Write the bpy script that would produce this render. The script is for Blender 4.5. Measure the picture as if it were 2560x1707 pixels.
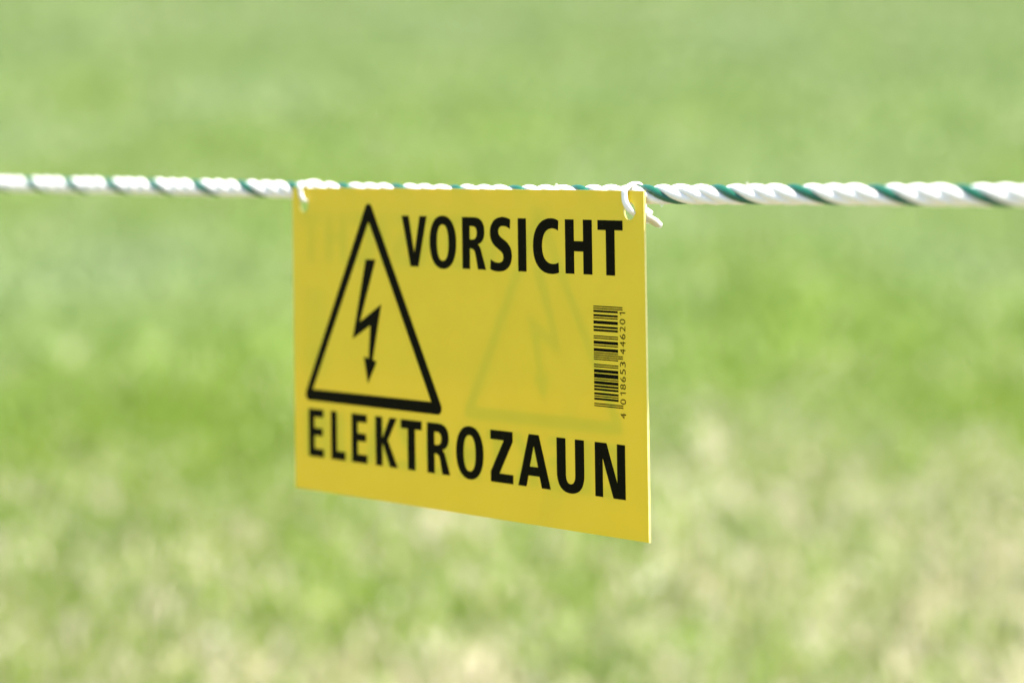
import bpy, bmesh, math
import numpy as np
from mathutils import Matrix, Vector
from mathutils.geometry import tessellate_polygon

for o in list(bpy.data.objects):
    bpy.data.objects.remove(o)
S = bpy.context.scene
COL = S.collection
R = math.radians

# ------------------------------------------------------------------ camera
PITCH, CAM_H, SLOPE = R(5.5), 0.90, R(4.0)
cam = bpy.data.cameras.new('camera')
cam_o = bpy.data.objects.new('camera', cam)
COL.objects.link(cam_o)
cam_o.location = (0, 0, CAM_H)
cam_o.rotation_euler = (R(90) - PITCH, 0, 0)
cam.sensor_width = 36
cam.lens = 100
cam.clip_start = 0.02
cam.clip_end = 2000
cam.dof.use_dof = True
cam.dof.focus_distance = 0.93
cam.dof.aperture_fstop = 6.4
S.camera = cam_o

# ------------------------------------------------------------------ light
SUN_DIR = Vector((0.30, -0.22, 0.93)).normalized()        # towards the sun
elev = math.asin(SUN_DIR.z)
azim = math.atan2(SUN_DIR.x, SUN_DIR.y)
w = bpy.data.worlds.new('World')
S.world = w
w.use_nodes = True
nt = w.node_tree
sky = nt.nodes.new('ShaderNodeTexSky')
sky.sky_type = 'NISHITA'
sky.sun_disc = False
sky.sun_elevation = elev
sky.sun_rotation = azim
sky.dust_density = 1.5
bg = nt.nodes['Background']
bg.inputs['Strength'].default_value = 0.10
nt.links.new(sky.outputs[0], bg.inputs['Color'])
sun = bpy.data.lights.new('sun', 'SUN')
sun.energy = 4.0
sun.angle = R(0.53)
sun.color = (1.0, 0.96, 0.89)
sun_o = bpy.data.objects.new('sun', sun)
COL.objects.link(sun_o)
sun_o.rotation_euler = SUN_DIR.to_track_quat('Z', 'Y').to_euler()
S.view_settings.view_transform = 'Standard'
S.view_settings.look = 'None'
S.view_settings.gamma = 1
S.view_settings.exposure = 2.1
S.cycles.max_bounces = 10
S.cycles.diffuse_bounces = 5
S.cycles.transmission_bounces = 6
S.cycles.use_denoising = True
S.cycles.sample_clamp_indirect = 6

# ------------------------------------------------------------------ helpers
def tag(o, label=None, cat=None, group=None, kind=None):
    if label: o['label'] = label
    if cat: o['category'] = cat
    if group: o['group'] = group
    if kind: o['kind'] = kind
    return o

def link(name, me, mat, parent=None, smooth=False):
    o = bpy.data.objects.new(name, me)
    COL.objects.link(o)
    if mat: me.materials.append(mat)
    if parent: o.parent = parent
    if smooth: me.polygons.foreach_set('use_smooth', [True] * len(me.polygons))
    return o

def mat_new(name):
    m = bpy.data.materials.new(name)
    m.use_nodes = True
    n = m.node_tree
    return m, n, n.nodes['Principled BSDF']

# ------------------------------------------------------------------ materials
def mix_noise(n, scale, c1, c2, target, detail=3, coord='Object', lo=.35, hi=.65):
    tc = n.nodes.new('ShaderNodeTexCoord')
    nz = n.nodes.new('ShaderNodeTexNoise')
    nz.inputs['Scale'].default_value = scale
    nz.inputs['Detail'].default_value = detail
    rp = n.nodes.new('ShaderNodeValToRGB')
    rp.color_ramp.elements[0].position = lo
    rp.color_ramp.elements[1].position = hi
    rp.color_ramp.elements[0].color = (*c1, 1)
    rp.color_ramp.elements[1].color = (*c2, 1)
    n.links.new(tc.outputs[coord], nz.inputs['Vector'])
    n.links.new(nz.outputs['Fac'], rp.inputs['Fac'])
    n.links.new(rp.outputs['Color'], target)
    return nz, rp

# sheet plastic: yellow, slightly glossy, lets a little daylight through
m_panel, n, p = mat_new('yellow_plastic')
p.inputs['Roughness'].default_value = 0.34
p.inputs['Specular IOR Level'].default_value = 0.35
_, rp = mix_noise(n, 60, (.655, .572, .020), (.675, .590, .022), p.inputs['Base Color'], 4)
tcs = n.nodes.new('ShaderNodeTexCoord'); ns = n.nodes.new('ShaderNodeTexNoise')
ns.inputs['Scale'].default_value = 22; ns.inputs['Detail'].default_value = 8; ns.inputs['Distortion'].default_value = .8
mr = n.nodes.new('ShaderNodeMapRange'); mr.inputs['To Min'].default_value = .24; mr.inputs['To Max'].default_value = .52
n.links.new(tcs.outputs['Object'], ns.inputs['Vector']); n.links.new(ns.outputs['Fac'], mr.inputs['Value']); n.links.new(mr.outputs[0], p.inputs['Roughness'])
tr = n.nodes.new('ShaderNodeBsdfTranslucent')
tr.inputs['Color'].default_value = (.95, .50, .02, 1)
mx = n.nodes.new('ShaderNodeMixShader')
mx.inputs['Fac'].default_value = 0.29
n.links.new(p.outputs[0], mx.inputs[1])
n.links.new(tr.outputs[0], mx.inputs[2])
n.links.new(mx.outputs[0], n.nodes['Material Output'].inputs['Surface'])
nz = n.nodes.new('ShaderNodeTexNoise'); nz.inputs['Scale'].default_value = 900
tc = n.nodes.new('ShaderNodeTexCoord'); n.links.new(tc.outputs['Object'], nz.inputs['Vector'])
bp = n.nodes.new('ShaderNodeBump'); bp.inputs['Strength'].default_value = .06; bp.inputs['Distance'].default_value = .0003
n.links.new(nz.outputs['Fac'], bp.inputs['Height']); n.links.new(bp.outputs['Normal'], p.inputs['Normal'])

m_ink, n, p = mat_new('black_ink')
p.inputs['Roughness'].default_value = 0.5
p.inputs['Specular IOR Level'].default_value = 0.02
nz, rp = mix_noise(n, 1500, (.0035, .0032, .0004), (.035, .038, .02), p.inputs['Base Color'], 0, lo=.74, hi=.86)

def plastic_white(name, col, rough, tr_fac, bump_scale, bump_strength):
    m, n, p = mat_new(name)
    p.inputs['Roughness'].default_value = rough
    mix_noise(n, 250, tuple(c * .93 for c in col), col, p.inputs['Base Color'], 3)
    tc = n.nodes.new('ShaderNodeTexCoord')
    nz = n.nodes.new('ShaderNodeTexNoise'); nz.inputs['Scale'].default_value = bump_scale; nz.inputs['Detail'].default_value = 2
    n.links.new(tc.outputs['Object'], nz.inputs['Vector'])
    bp = n.nodes.new('ShaderNodeBump'); bp.inputs['Strength'].default_value = bump_strength; bp.inputs['Distance'].default_value = .0006
    n.links.new(nz.outputs['Fac'], bp.inputs['Height']); n.links.new(bp.outputs['Normal'], p.inputs['Normal'])
    if tr_fac:
        tr = n.nodes.new('ShaderNodeBsdfTranslucent'); tr.inputs['Color'].default_value = (*col, 1)
        mx = n.nodes.new('ShaderNodeMixShader'); mx.inputs['Fac'].default_value = tr_fac
        n.links.new(p.outputs[0], mx.inputs[1]); n.links.new(tr.outputs[0], mx.inputs[2])
        n.links.new(mx.outputs[0], n.nodes['Material Output'].inputs['Surface'])
    return m
m_white = plastic_white('white_rope_fibre', (.70, .68, .61), .5, 0, 700, .35)
m_green = plastic_white('green_rope_fibre', (.0006, .078, .036), .45, 0, 700, .35)
m_tie = plastic_white('white_nylon', (.74, .725, .66), .35, .12, 300, .05)

# ------------------------------------------------------------------ the frame of the sign
# pose of the sign (local x along its top edge, y down, z towards its back)
Rc = np.array([[0.6212996, 0.0126702, 0.7834706],
               [0.0479908, 0.9973769, -0.0541867],
               [-0.7821021, 0.0712656, 0.6190619]])
Tc = np.array([-0.0821705, -0.0573536, 1.0589144])
cp, sp = math.cos(PITCH), math.sin(PITCH)
C2W = np.array([[1, 0, 0], [0, -sp, cp], [0, -cp, -sp]])       # (right, down, forward) -> world
Rw = C2W @ Rc
Tw = C2W @ Tc + np.array([0, 0, CAM_H])
FRAME = Matrix([[*Rw[0], Tw[0]], [*Rw[1], Tw[1]], [*Rw[2], Tw[2]], [0, 0, 0, 1]])
MM = .001
W_, H_, T_ = 200.0, 112.4, 0.8
def disp(x, y):      # the blank is not quite a true rectangle
    a, b = x / W_, y / H_
    return .75 * (1 - a) * (1 - b) - .51 * a * (1 - b) + .52 * a * b - .76 * (1 - a) * b
def local_empty(name, x, y, z):
    e = bpy.data.objects.new(name, None)
    e.empty_display_size = .01
    COL.objects.link(e)
    e.matrix_world = FRAME @ Matrix.Translation((x * MM, y * MM, z * MM))
    return e, (x, y, z)

# ------------------------------------------------------------------ sign
sign, _ = local_empty('warning_sign', 0, 0, 0)
tag(sign, 'yellow plastic warning sign with black lettering VORSICHT ELEKTROZAUN hanging from the rope', 'warning sign')

def solid(contours, z0, z1):
    """closed slab from an outline and its holes, in mm"""
    loops = [[Vector((a, b, 0)) for a, b in c] for c in contours]
    tris = tessellate_polygon(loops)
    flat = [q for c in contours for q in c]
    nn = len(flat)
    vs = [((a) * MM, b * MM, z0 * MM) for a, b in flat] + [(a * MM, b * MM, z1 * MM) for a, b in flat]
    fs = [t for t in tris] + [tuple(i + nn for i in reversed(t)) for t in tris]
    k = 0
    for c in contours:
        m = len(c)
        for i in range(m):
            j = (i + 1) % m
            fs.append((k + i, k + j, k + j + nn, k + i + nn))
        k += m
    me = bpy.data.meshes.new('slab')
    me.from_pydata(vs, [], fs)
    bm = bmesh.new(); bm.from_mesh(me)
    bmesh.ops.recalc_face_normals(bm, faces=bm.faces)
    bm.to_mesh(me); bm.free()
    return me

def circle(cx, cy, r, n=40):
    return [(cx + r * math.cos(2 * math.pi * i / n), cy + r * math.sin(2 * math.pi * i / n)) for i in range(n)]
corners = [(0, 0), (W_, 0), (W_, H_), (0, H_)]
HOLE_L, HOLE_R = (8.1, 6.4), (192.4, 6.5)
outline = [(x + disp(x, y), y) for x, y in corners]
m_rim = bpy.data.materials.new('cut_plastic_edge'); m_rim.use_nodes = True
pr = m_rim.node_tree.nodes['Principled BSDF']; pr.inputs['Roughness'].default_value = .6
mix_noise(m_rim.node_tree, 400, (.56, .50, .13), (.62, .56, .18), pr.inputs['Base Color'], 3)
panel = link('panel', solid([outline, circle(*HOLE_L, 2.9), circle(*HOLE_R, 2.9)], 0, T_), m_panel, sign)
panel.data.materials.append(m_rim)
for f in panel.data.polygons:
    if abs(f.normal.z) < .5: f.material_index = 1

# --- glyphs: contours in mm, cap height 17.8, y down
def bez(p0, p1, p2, p3, n=10):
    out = []
    for i in range(1, n + 1):
        t = i / n; u = 1 - t
        out.append((u**3*p0[0] + 3*u*u*t*p1[0] + 3*u*t*t*p2[0] + t**3*p3[0],
                    u**3*p0[1] + 3*u*u*t*p1[1] + 3*u*t*t*p2[1] + t**3*p3[1]))
    return out
def path(start, *segs):
    pts = [start]
    for s in segs:
        if len(s) == 2 and not isinstance(s[0], tuple):
            pts.append(s)
        else:
            pts += bez(pts[-1], *s)
    if abs(pts[0][0] - pts[-1][0]) + abs(pts[0][1] - pts[-1][1]) < 1e-6: pts.pop()
    return pts
def superellipse(x0, x1, y0, y1, e=2.25, n=56):
    cx, cy, a, b = (x0 + x1) / 2, (y0 + y1) / 2, (x1 - x0) / 2, (y1 - y0) / 2
    out = []
    for i in range(n):
        t = 2 * math.pi * i / n; c, s = math.cos(t), math.sin(t)
        out.append((cx + a * math.copysign(abs(c) ** (2 / e), c), cy + b * math.copysign(abs(s) ** (2 / e), s)))
    return out
GL = {
 'V': [[(0, 0), (4.2, 0), (7.35, 12.9), (10.6, 0), (14.9, 0), (9.7, 17.8), (4.95, 17.8)]],
 'O': [superellipse(0, 15.5, -.3, 18.2, 2.2), superellipse(4.35, 11.0, 2.8, 15.35, 2.35)],
 'R': [path((0, 0), (6.6, 0), ((10.4, 0), (12.6, 1.5), (12.6, 4.9)), ((12.6, 7.2), (11.2, 8.7), (8.9, 9.25)),
            ((9.9, 9.8), (10.4, 10.5), (10.8, 11.7)), (13.3, 17.8), (8.7, 17.8), (7.35, 12.6),
            ((7.0, 11.3), (6.2, 10.7), (4.35, 10.75)), (4.35, 17.8), (0, 17.8)),
       path((4.35, 3.1), (5.7, 3.05), ((7.3, 3.05), (8.25, 3.8), (8.25, 5.25)), ((8.25, 6.8), (7.3, 7.65), (5.6, 7.65)), (4.35, 7.65))],
 'S': [path((11.35, .5), ((9.9, -.1), (8.3, -.35), (6.9, -.3)), ((2.6, -.2), (0, 2.0), (0, 5.2)),
            ((0, 7.6), (1.5, 9.1), (4.0, 10.3)), ((6.4, 11.4), (7.3, 12.0), (7.3, 13.3)),
            ((7.3, 14.5), (6.2, 15.2), (4.6, 15.2)), ((3.0, 15.2), (1.6, 14.8), (.3, 14.1)), (0, 17.45),
            ((1.3, 18.0), (2.9, 18.2), (4.5, 18.2)), ((9.4, 18.2), (12.0, 16.0), (12.0, 12.6)),
            ((12.0, 10.3), (10.7, 8.7), (7.9, 7.4)), ((5.7, 6.4), (4.7, 5.8), (4.7, 4.6)),
            ((4.7, 3.5), (5.7, 2.75), (7.3, 2.75)), ((8.7, 2.75), (9.9, 3.1), (11.1, 3.75)))],
 'I': [[(0, 0), (4.5, 0), (4.5, 17.8), (0, 17.8)]],
 'C': [path((13.6, .55), ((12.4, .0), (11.0, -.25), (9.7, -.25)), ((3.9, -.25), (0, 3.4), (0, 9.2)),
            ((0, 14.8), (3.6, 18.2), (9.6, 18.2)), ((11.2, 18.2), (12.6, 18.0), (13.6, 17.6)), (13.45, 14.25),
            ((12.6, 14.65), (11.6, 14.85), (10.5, 14.85)), ((7.0, 14.85), (4.85, 12.8), (4.85, 9.1)),
            ((4.85, 5.2), (7.1, 3.1), (10.3, 3.1)), ((11.5, 3.1), (12.5, 3.4), (13.35, 3.85)))],
 'H': [[(0, 0), (4.6, 0), (4.6, 7.05), (9.25, 7.05), (9.25, 0), (13.85, 0), (13.85, 17.8), (9.25, 17.8), (9.25, 10.4), (4.6, 10.4), (4.6, 17.8), (0, 17.8)]],
 'T': [[(0, 0), (12.6, 0), (12.6, 3.2), (8.55, 3.2), (8.55, 17.8), (4.1, 17.8), (4.1, 3.2), (0, 3.2)]],
 'E': [[(0, 0), (9.6, 0), (9.6, 2.95), (3.8, 2.95), (3.8, 7.0), (9.1, 7.0), (9.1, 9.9), (3.8, 9.9), (3.8, 14.7), (9.7, 14.7), (9.7, 17.8), (0, 17.8)]],
 'L': [[(0, 0), (3.8, 0), (3.8, 14.6), (9.1, 14.6), (9.1, 17.8), (0, 17.8)]],
 'K': [[(0, 0), (4.2, 0), (4.2, 7.7), (4.4, 7.3), (8.7, 0), (13.2, 0), (7.6, 8.25), (13.5, 17.8), (8.7, 17.8), (4.5, 9.8), (4.2, 10.1), (4.2, 17.8), (0, 17.8)]],
 'Z': [[(0, 0), (12.3, 0), (12.3, 3.35), (4.9, 14.65), (12.4, 14.65), (12.4, 17.8), (0, 17.8), (0, 14.3), (7.3, 3.2), (0, 3.2)]],
 'A': [[(5.9, 0), (11.35, 0), (17.4, 17.8), (12.6, 17.8), (11.45, 14.0), (5.6, 14.0), (4.5, 17.8), (0, 17.8)],
       [(8.5, 3.85), (10.7, 10.9), (6.4, 10.9)]],
 'U': [path((0, 0), (4.7, 0), (4.7, 11.8), ((4.7, 13.9), (5.6, 15.05), (7.1, 15.05)), ((8.6, 15.05), (9.5, 13.9), (9.5, 11.8)),
            (9.5, 0), (14.2, 0), (14.2, 11.3), ((14.2, 15.8), (11.6, 18.15), (7.1, 18.15)), ((2.5, 18.15), (0, 15.8), (0, 11.3)))],
 'N': [[(0, 0), (6.0, 0), (11.1, 12.6), (11.1, 0), (15.2, 0), (15.2, 17.8), (9.1, 17.8), (3.95, 5.1), (3.95, 17.8), (0, 17.8)]],
}
WORDS = {
 'VORSICHT': (9.6, [69.2, 85.5, 104.3, 119.8, 135.1, 143.1, 160.0, 176.6]),
 'ELEKTROZAUN': (81.9, [8.8, 23.2, 36.4, 51.3, 66.75, 82.4, 99.2, 118.65, 133.7, 154.4, 174.1]),
}
def place(contours, ox, oy):
    xs = [a for a, b in contours[0]]; cx = ox + (min(xs) + max(xs)) / 2
    d0 = disp(cx, oy + 8.9)
    return [[(ox + a + disp(ox + a, oy + b) - d0, oy + b) for a, b in c] for c in contours]

class Sheet:
    """flat ink: polygons just proud of the plastic"""
    def __init__(s, z): s.v, s.f, s.z = [], [], z
    def poly(s, contours, fx=lambda x: x):
        loops = [[Vector((fx(a), b, 0)) for a, b in c] for c in contours]
        k = len(s.v)
        for t in tessellate_polygon(loops): s.f.append(tuple(i + k for i in t))
        for c in contours: s.v += [(fx(a) * MM, b * MM, s.z * MM) for a, b in c]
    def build(s, name, mat, parent):
        me = bpy.data.meshes.new(name)
        me.from_pydata(s.v, [], s.f)
        bm = bmesh.new(); bm.from_mesh(me)
        want = -1 if s.z < T_ / 2 else 1
        for f in bm.faces:
            if f.normal.z * want < 0: f.normal_flip()
        bm.to_mesh(me); bm.free()
        return link(name, me, mat, parent)

def ring(pts, r, n=9):
    """closed polygon with rounded corners"""
    out = []
    m = len(pts)
    for i in range(m):
        p0, p1, p2 = (Vector(pts[(i + k) % m]) for k in (-1, 0, 1))
        a, b = (p0 - p1).normalized(), (p2 - p1).normalized()
        h = math.acos(a.dot(b)) / 2
        c = p1 + (a + b).normalized() * (r / math.sin(h))
        s, e = p1 + a * (r / math.tan(h)), p1 + b * (r / math.tan(h))
        a0, a1 = math.atan2(s.y - c.y, s.x - c.x), math.atan2(e.y - c.y, e.x - c.x)
        d = (a1 - a0 + math.pi) % (2 * math.pi) - math.pi
        out += [(c.x + r * math.cos(a0 + d * k / n), c.y + r * math.sin(a0 + d * k / n)) for k in range(n + 1)]
    return out
TRI = [ring([(49.2, 3.3), (92.9, 78.9), (5.5, 78.9)], 2.3), [(49.1, 12.1), (85.1, 74.6), (12.0, 74.6)]]
BOLT = [[(46.9, 25.6), (53.1, 25.6), (42.8, 48.3), (56.2, 41.4), (50.4, 61.6), (52.8, 62.3), (47.1, 70.6), (44.8, 60.8), (47.8, 61.3), (49.1, 49.4), (38.0, 54.7)]]

def ean_modules(code):
    L = ['0001101', '0011001', '0010011', '0111101', '0100011', '0110001', '0101111', '0111011', '0110111', '0001011']
    PAR = {'4': 'LGLLGG'}
    s = '101'
    for ch, par in zip(code[1:7], PAR[code[0]]):
        q = L[int(ch)]
        s += q if par == 'L' else ''.join('1' if c == '0' else '0' for c in q)[::-1]
    s += '01010'
    for ch in code[7:]:
        s += ''.join('1' if c == '0' else '0' for c in L[int(ch)])
    return s + '101'
CODE = '4018653446201'
MOD = ean_modules(CODE)
PM, YB, XB0, XB1, XB2 = .3445, 70.15, 174.1, 186.3, 188.65

def digit_mesh_data():
    cu = bpy.data.curves.new('digits', 'FONT')
    out = {}
    for ch in set(CODE):
        cu.body = ch
        o = bpy.data.objects.new('t', cu); COL.objects.link(o)
        dg = bpy.context.evaluated_depsgraph_get(); dg.update()
        me = bpy.data.meshes.new_from_object(o.evaluated_get(dg))
        vs = [(v.co.x, v.co.y) for v in me.vertices]; fs = [tuple(p.vertices) for p in me.polygons]
        bpy.data.objects.remove(o); bpy.data.meshes.remove(me)
        out[ch] = (vs, fs)
    bpy.data.curves.remove(cu)
    return out
DIG = digit_mesh_data()

def print_side(z, fx, holder):
    for word, (y0, xs) in WORDS.items():
        s = Sheet(z)
        for ch, x in zip(word, xs):
            s.poly(place(GL[ch], x, y0), fx)
        s.build('lettering', m_ink, holder)
    s = Sheet(z); s.poly(TRI, fx); tri = s.build('warning_triangle', m_ink, holder)
    s = Sheet(z); s.poly(BOLT, fx); s.build('lightning_arrow', m_ink, tri)
    s = Sheet(z)
    i = 0
    while i < 95:
        if MOD[i] == '1':
            j = i
            while j < 95 and MOD[j] == '1': j += 1
            long = i < 3 or i > 91 or 45 <= i <= 49
            x1 = XB2 if long else XB1
            ya, yb = YB - i * PM + .01, YB - j * PM - .01
            s.poly([[(XB0, yb), (x1, yb), (x1, ya), (XB0, ya)]], fx)
            i = j
        else: i += 1
    bar = s.build('barcode', m_ink, holder)
    s = Sheet(z)
    centres = [YB + 2.35] + [YB - PM * (3 + 7 * k + 3.5) for k in range(6)] + [YB - PM * (50 + 7 * k + 3.5) for k in range(6)]
    for ch, yc in zip(CODE, centres):
        vs, fs = DIG[ch]
        xs = [v[0] for v in vs]; ys = [v[1] for v in vs]
        k0 = len(s.v)
        hgt = 2.75; wid = 1.75
        if ch == '1':                                   # a plain stem with a flag
            one = [(.62, 0), (.62, 2.75), (.30, 2.75), (-.42, 2.2), (-.42, 1.85), (.27, 2.3), (.27, 0)]
            s.poly([[(189.95 - v, yc - u) for u, v in one]], fx)
            continue
        for a, b in vs:
            u = (a - (min(xs) + max(xs)) / 2) / (max(xs) - min(xs)) * wid
            v = (b - min(ys)) / (max(ys) - min(ys))
            s.v.append((fx(189.95 - v * hgt) * MM, (yc - u) * MM, s.z * MM))
        s.f += [tuple(q + k0 for q in f) for f in fs]
    s.build('barcode_digits', m_ink, bar)
print_side(-.04, lambda x: x, panel)
print_side(T_ + .04, lambda x: 195.5 - x, panel)       # the back carries the same print

# ------------------------------------------------------------------ rope
rope, _ = local_empty('fence_rope', -1500, .4, 4.3)
tag(rope, 'white twisted fence rope with one green strand stretched across the picture', 'rope')
NR = 4.35
kx = np.array([-4200, -1500, -233, -115, -5.5, 60, 109, 150, 197, 266, 354, 700, 1100], float)
ky = np.array([-16., -5.2, .05, .42, 1.05, 1.65, 1.85, 1.7, 1.2, .74, .37, -1.0, -2.6])
def rope_y(x):
    # smoothed polyline
    acc = 0
    for d in np.linspace(-45, 45, 19): acc = acc + np.interp(x + d, kx, ky)
    return acc / 19
PITCH_R, X0 = 33.75, 26.9
def strand(name, phase, rh, ra, rb, mat, seed):
    xs = np.concatenate([np.arange(-4200, -420, 3.4), np.arange(-420, 460, 1.1), np.arange(460, 1100, 2.2)])
    rs = np.random.RandomState(seed)
    wob = np.interp(xs, np.arange(-4200, 1105, 9), rs.normal(0, 1, len(np.arange(-4200, 1105, 9))))
    th = 2 * np.pi * (xs - X0) / PITCH_R + phase + .07 * wob
    r = rh + .05 * wob
    K = 14
    cy, cz = rope_y(xs), np.full_like(xs, NR)
    ang = np.linspace(0, 2 * np.pi, K, endpoint=False)
    # radial and tangential directions in the (y, z) plane
    er = np.stack([-np.cos(th), -np.sin(th)], 1); et = np.stack([np.sin(th), -np.cos(th)], 1)
    k = 2 * np.pi * rh / PITCH_R; cosl = 1 / math.sqrt(1 + k * k); sinl = k * cosl
    V = np.zeros((len(xs), K, 3))
    sub = .045 * np.sin(ang[None, :] * 7 - xs[:, None] * .9)      # the yarns that make up a strand
    a = (ra + sub)[:, :] * np.cos(ang)[None, :]
    b = (rb + sub)[:, :] * np.sin(ang)[None, :]
    V[:, :, 0] = xs[:, None] - b * sinl
    V[:, :, 1] = cy[:, None] + r[:, None] * er[:, 0:1] + a * er[:, 0:1] + b * cosl * et[:, 0:1]
    V[:, :, 2] = cz[:, None] + r[:, None] * er[:, 1:2] + a * er[:, 1:2] + b * cosl * et[:, 1:2]
    V[:, :, 0] -= -1500; V[:, :, 1] -= .4; V[:, :, 2] -= 4.3
    V *= MM
    n_ = len(xs)
    idx = np.arange(n_ * K).reshape(n_, K)
    q = np.stack([idx[:-1], idx[1:], np.roll(idx, -1, 1)[1:], np.roll(idx, -1, 1)[:-1]], -1).reshape(-1, 4)
    me = bpy.data.meshes.new(name)
    me.from_pydata(V.reshape(-1, 3).tolist(), [], q.tolist() + [idx[0].tolist(), idx[-1].tolist()[::-1]])
    bm = bmesh.new(); bm.from_mesh(me); bmesh.ops.recalc_face_normals(bm, faces=bm.faces); bm.to_mesh(me); bm.free()
    return link(name, me, mat, rope, smooth=True)
# unequal spacing: the green strand is the thinnest
o = strand('strand', 0, 2.12, 1.02, 1.34, m_green, 1); tag(o, 'green strand of the rope')
strand('strand', R(86), 1.78, 1.42, 1.64, m_white, 2)
strand('strand', R(180), 1.78, 1.45, 1.68, m_white, 3)
strand('strand', R(274), 1.78, 1.42, 1.64, m_white, 4)

# ------------------------------------------------------------------ cable ties
def catmull(P, n=10):
    P = [Vector(p) for p in P]
    P = [P[0] * 2 - P[1]] + P + [P[-1] * 2 - P[-2]]
    out = []
    for i in range(1, len(P) - 2):
        for k in range(n):
            t = k / n
            a, b, c, d = P[i - 1], P[i], P[i + 1], P[i + 2]
            out.append(.5 * ((2 * b) + (c - a) * t + (2 * a - 5 * b + 4 * c - d) * t * t + (3 * b - 3 * c + d - a) * t ** 3))
    out.append(P[-2])
    return out
def ribbon(name, P, width, thick, mat, parent, org, wdir=Vector((1, 0, 0)), taper=False, ridges=0):
    C = catmull(P)
    bm = bmesh.new(); rings = []
    m = len(C)
    for i, c in enumerate(C):
        t = (C[min(i + 1, m - 1)] - C[max(i - 1, 0)]).normalized()
        wd = (wdir - t * wdir.dot(t)).normalized()
        nd = t.cross(wd)
        ww, tt = width / 2, thick / 2
        if taper: ww *= 1 - .45 * max(0, (i / (m - 1) - .7) / .3)
        if ridges: tt *= 1 + ridges * (i % 2)
        prof = [(-1, -.45), (-.82, -1), (.82, -1), (1, -.45), (1, .45), (.82, 1), (-.82, 1), (-1, .45)]
        rings.append([bm.verts.new(((c + wd * (a * ww) + nd * (b * tt)) - Vector(org)) * MM) for a, b in prof])
    for A, B in zip(rings, rings[1:]):
        for k in range(8): bm.faces.new((A[k], A[(k + 1) % 8], B[(k + 1) % 8], B[k]))
    bm.faces.new(rings[0][::-1]); bm.faces.new(rings[-1])
    bmesh.ops.recalc_face_normals(bm, faces=bm.faces)
    me = bpy.data.meshes.new(name); bm.to_mesh(me); bm.free()
    return link(name, me, mat, parent, smooth=True)
def rounded_box(name, c, size, rot, mat, parent, org):
    bm = bmesh.new(); bmesh.ops.create_cube(bm, size=1)
    bmesh.ops.scale(bm, vec=Vector(size), verts=bm.verts)
    bmesh.ops.bevel(bm, geom=bm.edges[:], offset=.3, segments=2, affect='EDGES')
    # the slot the strap runs through
    bmesh.ops.transform(bm, matrix=Matrix.Translation(Vector(c) - Vector(org)) @ rot, verts=bm.verts)
    bmesh.ops.scale(bm, vec=Vector((MM, MM, MM)), verts=bm.verts)
    me = bpy.data.meshes.new(name); bm.to_mesh(me); bm.free()
    return link(name, me, mat, parent)

for xa, sgn, L in ((204.6, 1, 1.3), (244.0, -1, .9), (152.0, -1, .8), (-61.0, 1, 1.2)):
    y0 = float(rope_y(np.array([xa]))[0]) + sgn * 2.9
    ribbon('loose_hair', [(xa - 1.2, y0 - sgn * .4, 3.4), (xa - .2, y0 + sgn * (.2 + L * .4), 3.0), (xa + .5, y0 + sgn * (.1 + L * .6), 2.9), (xa + .8, y0 + sgn * .1, 3.1), (xa + 1.8, y0 - sgn * .5, 3.6)],
           .16, .16, m_white, rope, (-1500, .4, 4.3))

t1, org = local_empty('cable_tie', 191.3, 1.1, 4.3)
tag(t1, 'white cable tie with its cut tail sticking out beside the right edge of the sign', 'cable tie', 'cable ties holding the sign to the rope')
ribbon('strap', [(189.6, 7.0, 8.4), (189.9, 3.8, 8.4), (190.2, .8, 8.15), (190.4, -1.2, 6.8), (190.6, -2.3, 4.7), (190.9, -1.9, 2.4), (191.2, -.95, .3),
                 (191.35, .1, -.95), (191.5, 1.8, -1.15), (191.9, 3.4, -1.25), (192.8, 4.9, -1.15), (193.8, 6.3, -.7), (194.2, 7.2, .2), (193.8, 7.7, 1.6), (192.4, 8.0, 4.0), (190.6, 8.3, 7.0)],
       2.45, .9, m_tie, t1, org, ridges=.02)
rounded_box('head', (188.7, 8.1, 9.3), (4.3, 4.4, 4.0), Matrix.Rotation(R(24), 4, 'Z'), m_tie, t1, org)
ribbon('tail', [(189.4, 8.6, 9.4), (191.8, 9.5, 9.7), (194.2, 10.5, 9.9), (196.3, 11.4, 10.0)], 2.7, 1.1, m_tie, t1, org, wdir=Vector((-.5, .85, .1)), taper=True)

t2, org = local_empty('cable_tie', 7.6, .85, 4.3)
tag(t2, 'white cable tie through the hole at the far left corner of the sign', 'cable tie', 'cable ties holding the sign to the rope')
ribbon('strap', [(9.0, 5.4, 8.5), (8.9, 3.0, 8.5), (8.8, .6, 8.2), (8.7, -1.4, 6.9), (8.3, -2.35, 4.9), (7.8, -1.95, 2.5), (7.3, -1.05, .3),
                 (7.1, -.1, -.85), (7.25, 1.4, -.85), (7.8, 2.9, -.95), (8.9, 4.3, -.9), (9.6, 4.9, -.3), (9.7, 5.3, .8), (9.6, 5.6, 2.4), (9.3, 5.9, 4.0), (9.1, 6.0, 7.0)],
       2.3, .6, m_tie, t2, org, ridges=.02)
rounded_box('head', (9.0, 6.8, 9.2), (4.6, 4.2, 4.0), Matrix.Rotation(R(-10), 4, 'Z'), m_tie, t2, org)
ribbon('tail', [(9.0, 7.0, 9.2), (8.9, 9.0, 9.5), (8.7, 11.0, 10.0)], 3.0, 1.2, m_tie, t2, org, taper=True)

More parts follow.
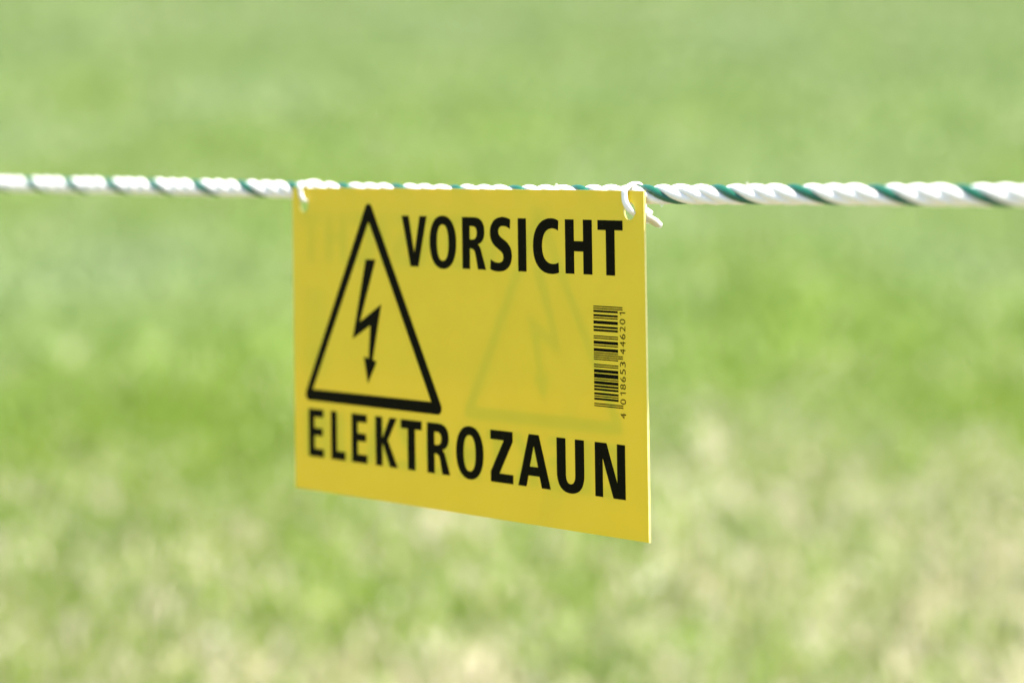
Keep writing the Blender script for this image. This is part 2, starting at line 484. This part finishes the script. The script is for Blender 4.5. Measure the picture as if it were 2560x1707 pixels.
# ------------------------------------------------------------------ meadow
rng = np.random.RandomState(7)
def vnoise(x, y, scale, seed):
    g = np.random.RandomState(seed).rand(256, 256)
    u, v = x / scale + 1000.37, y / scale + 1000.71
    i, j = np.floor(u).astype(int), np.floor(v).astype(int)
    fu, fv = u - i, v - j
    fu, fv = fu * fu * (3 - 2 * fu), fv * fv * (3 - 2 * fv)
    a, b = g[i % 256, j % 256], g[(i + 1) % 256, j % 256]
    c, d = g[i % 256, (j + 1) % 256], g[(i + 1) % 256, (j + 1) % 256]
    return (a * (1 - fu) + b * fu) * (1 - fv) + (c * (1 - fu) + d * fu) * fv
def fbm(x, y, scale, seed, oct=3):
    s, a, t = 0, 1, 0
    for k in range(oct):
        s = s + a * vnoise(x, y, scale / 2 ** k, seed + k); t += a; a *= .55
    return s / t
GREEN_D = np.array([.135, .210, .018]); GREEN_L = np.array([.232, .330, .036]); SKY_SHEEN = np.array([.258, .325, .160])
STRAW = np.array([.60, .52, .36]); OLIVE = np.array([.230, .250, .075])
def dryness(x, y):
    lat = np.clip(x / np.maximum(y, 1), -.3, .3)                                   # the worn, parched strip runs askew
    edge = 3.92 + 2.0 * lat + .8 * (fbm(x, y, .55, 11) - .5) * 2
    d = 1 / (1 + np.exp((y - edge) / .28))
    patch = fbm(x, y, .16, 23)
    d = d * np.clip(.50 + .4 * lat + .8 * (patch - .48), 0.2, .74)
    return np.clip(d + .04, 0, 1)
def grass_colour(x, y, rnd, r2):
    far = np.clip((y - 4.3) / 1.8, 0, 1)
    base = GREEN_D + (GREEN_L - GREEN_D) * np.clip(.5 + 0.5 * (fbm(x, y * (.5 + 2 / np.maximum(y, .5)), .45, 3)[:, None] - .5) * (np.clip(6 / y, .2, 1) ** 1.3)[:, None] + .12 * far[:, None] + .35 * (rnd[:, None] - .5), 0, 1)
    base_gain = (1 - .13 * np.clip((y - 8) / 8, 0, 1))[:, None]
    b = np.clip(((fbm(x, y * .4, .7, 41) - .47) * 1.2 * np.clip(7 / y, .25, 1)) + .42 * far + .15 * np.clip((y - 8) / 6, 0, 1), 0, 1)[:, None] * .8 * (.6 + .4 * far[:, None])  # bluish sky sheen mixed into the grass colour, stronger farther off
    base = base * (1 - b) + SKY_SHEEN * b
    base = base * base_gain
    d = dryness(x, y)[:, None]
    dry = np.where((r2[:, None] < .62), STRAW * (.75 + .5 * rnd[:, None]), OLIVE * (.8 + .6 * rnd[:, None]))
    pick = (r2[:, None] * .999 < d) | (d > .95)
    c = np.where(rng.rand(len(x))[:, None] < d, dry, base)
    return np.clip(c, 0, 1)

tanS = math.tan(SLOPE)
def ground_z(x, y):
    return tanS * y + .012 * (fbm(x, y, .5, 51) - .5) * 2 * np.clip(1.5 - y / 60, .2, 1)

# ground sheet, fine near the camera and coarse far away
def axis(lo, hi, fine_lo, fine_hi, step, grow=1.25):
    a = list(np.arange(fine_lo, fine_hi + 1e-6, step)); s = step
    while a[-1] < hi: s *= grow; a.append(a[-1] + s)
    s = step
    while a[0] > lo: s *= grow; a.insert(0, a[0] - s)
    return np.array(a)
gx, gy = axis(-450, 450, -3.2, 3.2, .08), axis(-60, 900, 1.6, 14, .08)
X, Y = np.meshgrid(gx, gy)
xf, yf = X.ravel(), Y.ravel()
nx, ny = len(gx), len(gy)
me = bpy.data.meshes.new('ground')
idx = np.arange(nx * ny).reshape(ny, nx)
q = np.stack([idx[:-1, :-1], idx[:-1, 1:], idx[1:, 1:], idx[1:, :-1]], -1).reshape(-1, 4)
me.from_pydata(np.stack([xf, yf, ground_z(xf, yf)], 1).tolist(), [], q.tolist())
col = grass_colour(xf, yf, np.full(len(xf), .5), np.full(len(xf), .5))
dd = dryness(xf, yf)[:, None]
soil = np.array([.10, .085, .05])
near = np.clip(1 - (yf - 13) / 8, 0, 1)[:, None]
gcol = (col * .32 * (1 - dd) + (soil * .35 + STRAW * .25) * dd) * near + (col * .36) * (1 - near)  # grass tint scaled down: the blades' self-shadow put into the ground colour
at = me.color_attributes.new('tint', 'FLOAT_COLOR', 'POINT')
at.data.foreach_set('color', np.concatenate([gcol, np.ones((len(gcol), 1))], 1).ravel())
m_ground, n, p = mat_new('turf_soil')
p.inputs['Roughness'].default_value = .9; p.inputs['Specular IOR Level'].default_value = .1
ca = n.nodes.new('ShaderNodeVertexColor'); ca.layer_name = 'tint'
tc = n.nodes.new('ShaderNodeTexCoord')
nz = n.nodes.new('ShaderNodeTexNoise'); nz.inputs['Scale'].default_value = 28; nz.inputs['Detail'].default_value = 6
mp = n.nodes.new('ShaderNodeMapRange'); mp.inputs['From Min'].default_value = .3; mp.inputs['From Max'].default_value = .7
mp.inputs['To Min'].default_value = .6; mp.inputs['To Max'].default_value = 1.4
vm = n.nodes.new('ShaderNodeVectorMath'); vm.operation = 'SCALE'
n.links.new(tc.outputs['Object'], nz.inputs['Vector']); n.links.new(nz.outputs['Fac'], mp.inputs['Value'])
n.links.new(ca.outputs['Color'], vm.inputs[0]); n.links.new(mp.outputs[0], vm.inputs['Scale'])
n.links.new(vm.outputs['Vector'], p.inputs['Base Color'])
tag(link('ground', me, m_ground, smooth=True), kind='structure')

# blades
def wedge(n, y0, y1):
    y = np.sqrt(rng.rand(n) * (y1 ** 2 - y0 ** 2) + y0 ** 2) if y0 > 0 else rng.rand(n) * y1
    half = .34 * y + 1.3
    return (rng.rand(n) * 2 - 1) * half, y
xs, ys, sc = [], [], []
for cnt, a, b, s in ((165000, 2.0, 5.0, 1.0), (125000, 5.0, 9.0, 1.35), (80000, 9.0, 15.0, 2.0), (80000, 15.0, 32.0, 2.8)):
    x, y = wedge(cnt, a, b); xs.append(x); ys.append(y); sc.append(np.full(cnt, s))
x, y, s = np.concatenate(xs), np.concatenate(ys), np.concatenate(sc)
N = len(x)
z = ground_z(x, y) - .002
cl = fbm(x, y, .14, 61)
h = (.032 + .026 * np.clip(cl, 0, 1)) * (.6 + .8 * rng.rand(N)) * (1 - .35 * dryness(x, y)) * (1 + .12 * (s - 1))
wd = (.0016 + .0018 * rng.rand(N)) * s * 1.25
az = rng.rand(N) * 2 * np.pi
lean = .15 + .75 * rng.rand(N) ** 1.2
la = rng.rand(N) * 2 * np.pi
dx, dy = np.cos(la) * lean * h, np.sin(la) * lean * h
wx, wy = np.cos(az) * wd, np.sin(az) * wd
V = np.zeros((N, 5, 3))
V[:, 0] = np.stack([x - wx, y - wy, z], 1); V[:, 1] = np.stack([x + wx, y + wy, z], 1)
V[:, 2] = np.stack([x - wx * .8 + dx * .35, y - wy * .8 + dy * .35, z + h * .6], 1)
V[:, 3] = np.stack([x + wx * .8 + dx * .35, y + wy * .8 + dy * .35, z + h * .6], 1)
V[:, 4] = np.stack([x + dx, y + dy, z + h * np.sqrt(np.clip(1 - lean ** 2 * .6, .1, 1))], 1)
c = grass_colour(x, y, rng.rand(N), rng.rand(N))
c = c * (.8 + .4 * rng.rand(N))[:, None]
# pale and tan litter flakes added to give bright blurred glints in the turf
M = 1700
lx, ly = wedge(M, 2.2, 9.0)
lz = ground_z(lx, ly) + .012 + .03 * rng.rand(M)
ls = .004 + .008 * rng.rand(M) ** 2
la2, tl = rng.rand(M) * 6.28, rng.rand(M) * .7
L = np.zeros((M, 5, 3))
for k, ang in enumerate((0, 1.4, 2.6, 3.9, 5.1)):
    L[:, k, 0] = lx + ls * np.cos(ang + la2); L[:, k, 1] = ly + ls * np.sin(ang + la2); L[:, k, 2] = lz + ls * tl * np.cos(ang)
lc = np.where(rng.rand(M)[:, None] < .5, np.array([.62, .60, .46]), np.array([.5, .42, .28])) * (.7 + .5 * rng.rand(M))[:, None]
b0 = np.arange(N) * 5
verts = np.concatenate([V.reshape(-1, 3), L.reshape(-1, 3)])
loops = np.concatenate([np.stack([b0, b0 + 1, b0 + 3, b0 + 2, b0 + 2, b0 + 3, b0 + 4], 1).ravel(), (N * 5 + np.arange(M * 5))])
sizes = np.concatenate([np.tile([4, 3], N), np.full(M, 5)])
starts = np.concatenate([[0], np.cumsum(sizes)[:-1]])
me = bpy.data.meshes.new('grass')
me.vertices.add(len(verts)); me.vertices.foreach_set('co', verts.ravel())
me.loops.add(len(loops)); me.loops.foreach_set('vertex_index', loops.astype(np.int32))
me.polygons.add(len(sizes)); me.polygons.foreach_set('loop_start', starts.astype(np.int32))
me.update(calc_edges=True); me.validate()
cc = np.concatenate([np.repeat(c, 5, 0), np.repeat(lc, 5, 0)])
at = me.color_attributes.new('tint', 'FLOAT_COLOR', 'POINT')
at.data.foreach_set('color', np.concatenate([cc, np.ones((len(cc), 1))], 1).ravel())
m_grass, n, p = mat_new('grass_blades')
p.inputs['Roughness'].default_value = .45; p.inputs['Specular IOR Level'].default_value = .35
ca = n.nodes.new('ShaderNodeVertexColor'); ca.layer_name = 'tint'
n.links.new(ca.outputs['Color'], p.inputs['Base Color'])
tr = n.nodes.new('ShaderNodeBsdfTranslucent'); mx = n.nodes.new('ShaderNodeMixShader'); mx.inputs['Fac'].default_value = .4
n.links.new(ca.outputs['Color'], tr.inputs['Color'])
n.links.new(p.outputs[0], mx.inputs[1]); n.links.new(tr.outputs[0], mx.inputs[2])
n.links.new(mx.outputs[0], n.nodes['Material Output'].inputs['Surface'])
tag(link('grass', me, m_grass), 'short meadow grass, bright green farther off and straw coloured in the foreground', 'grass', kind='stuff')
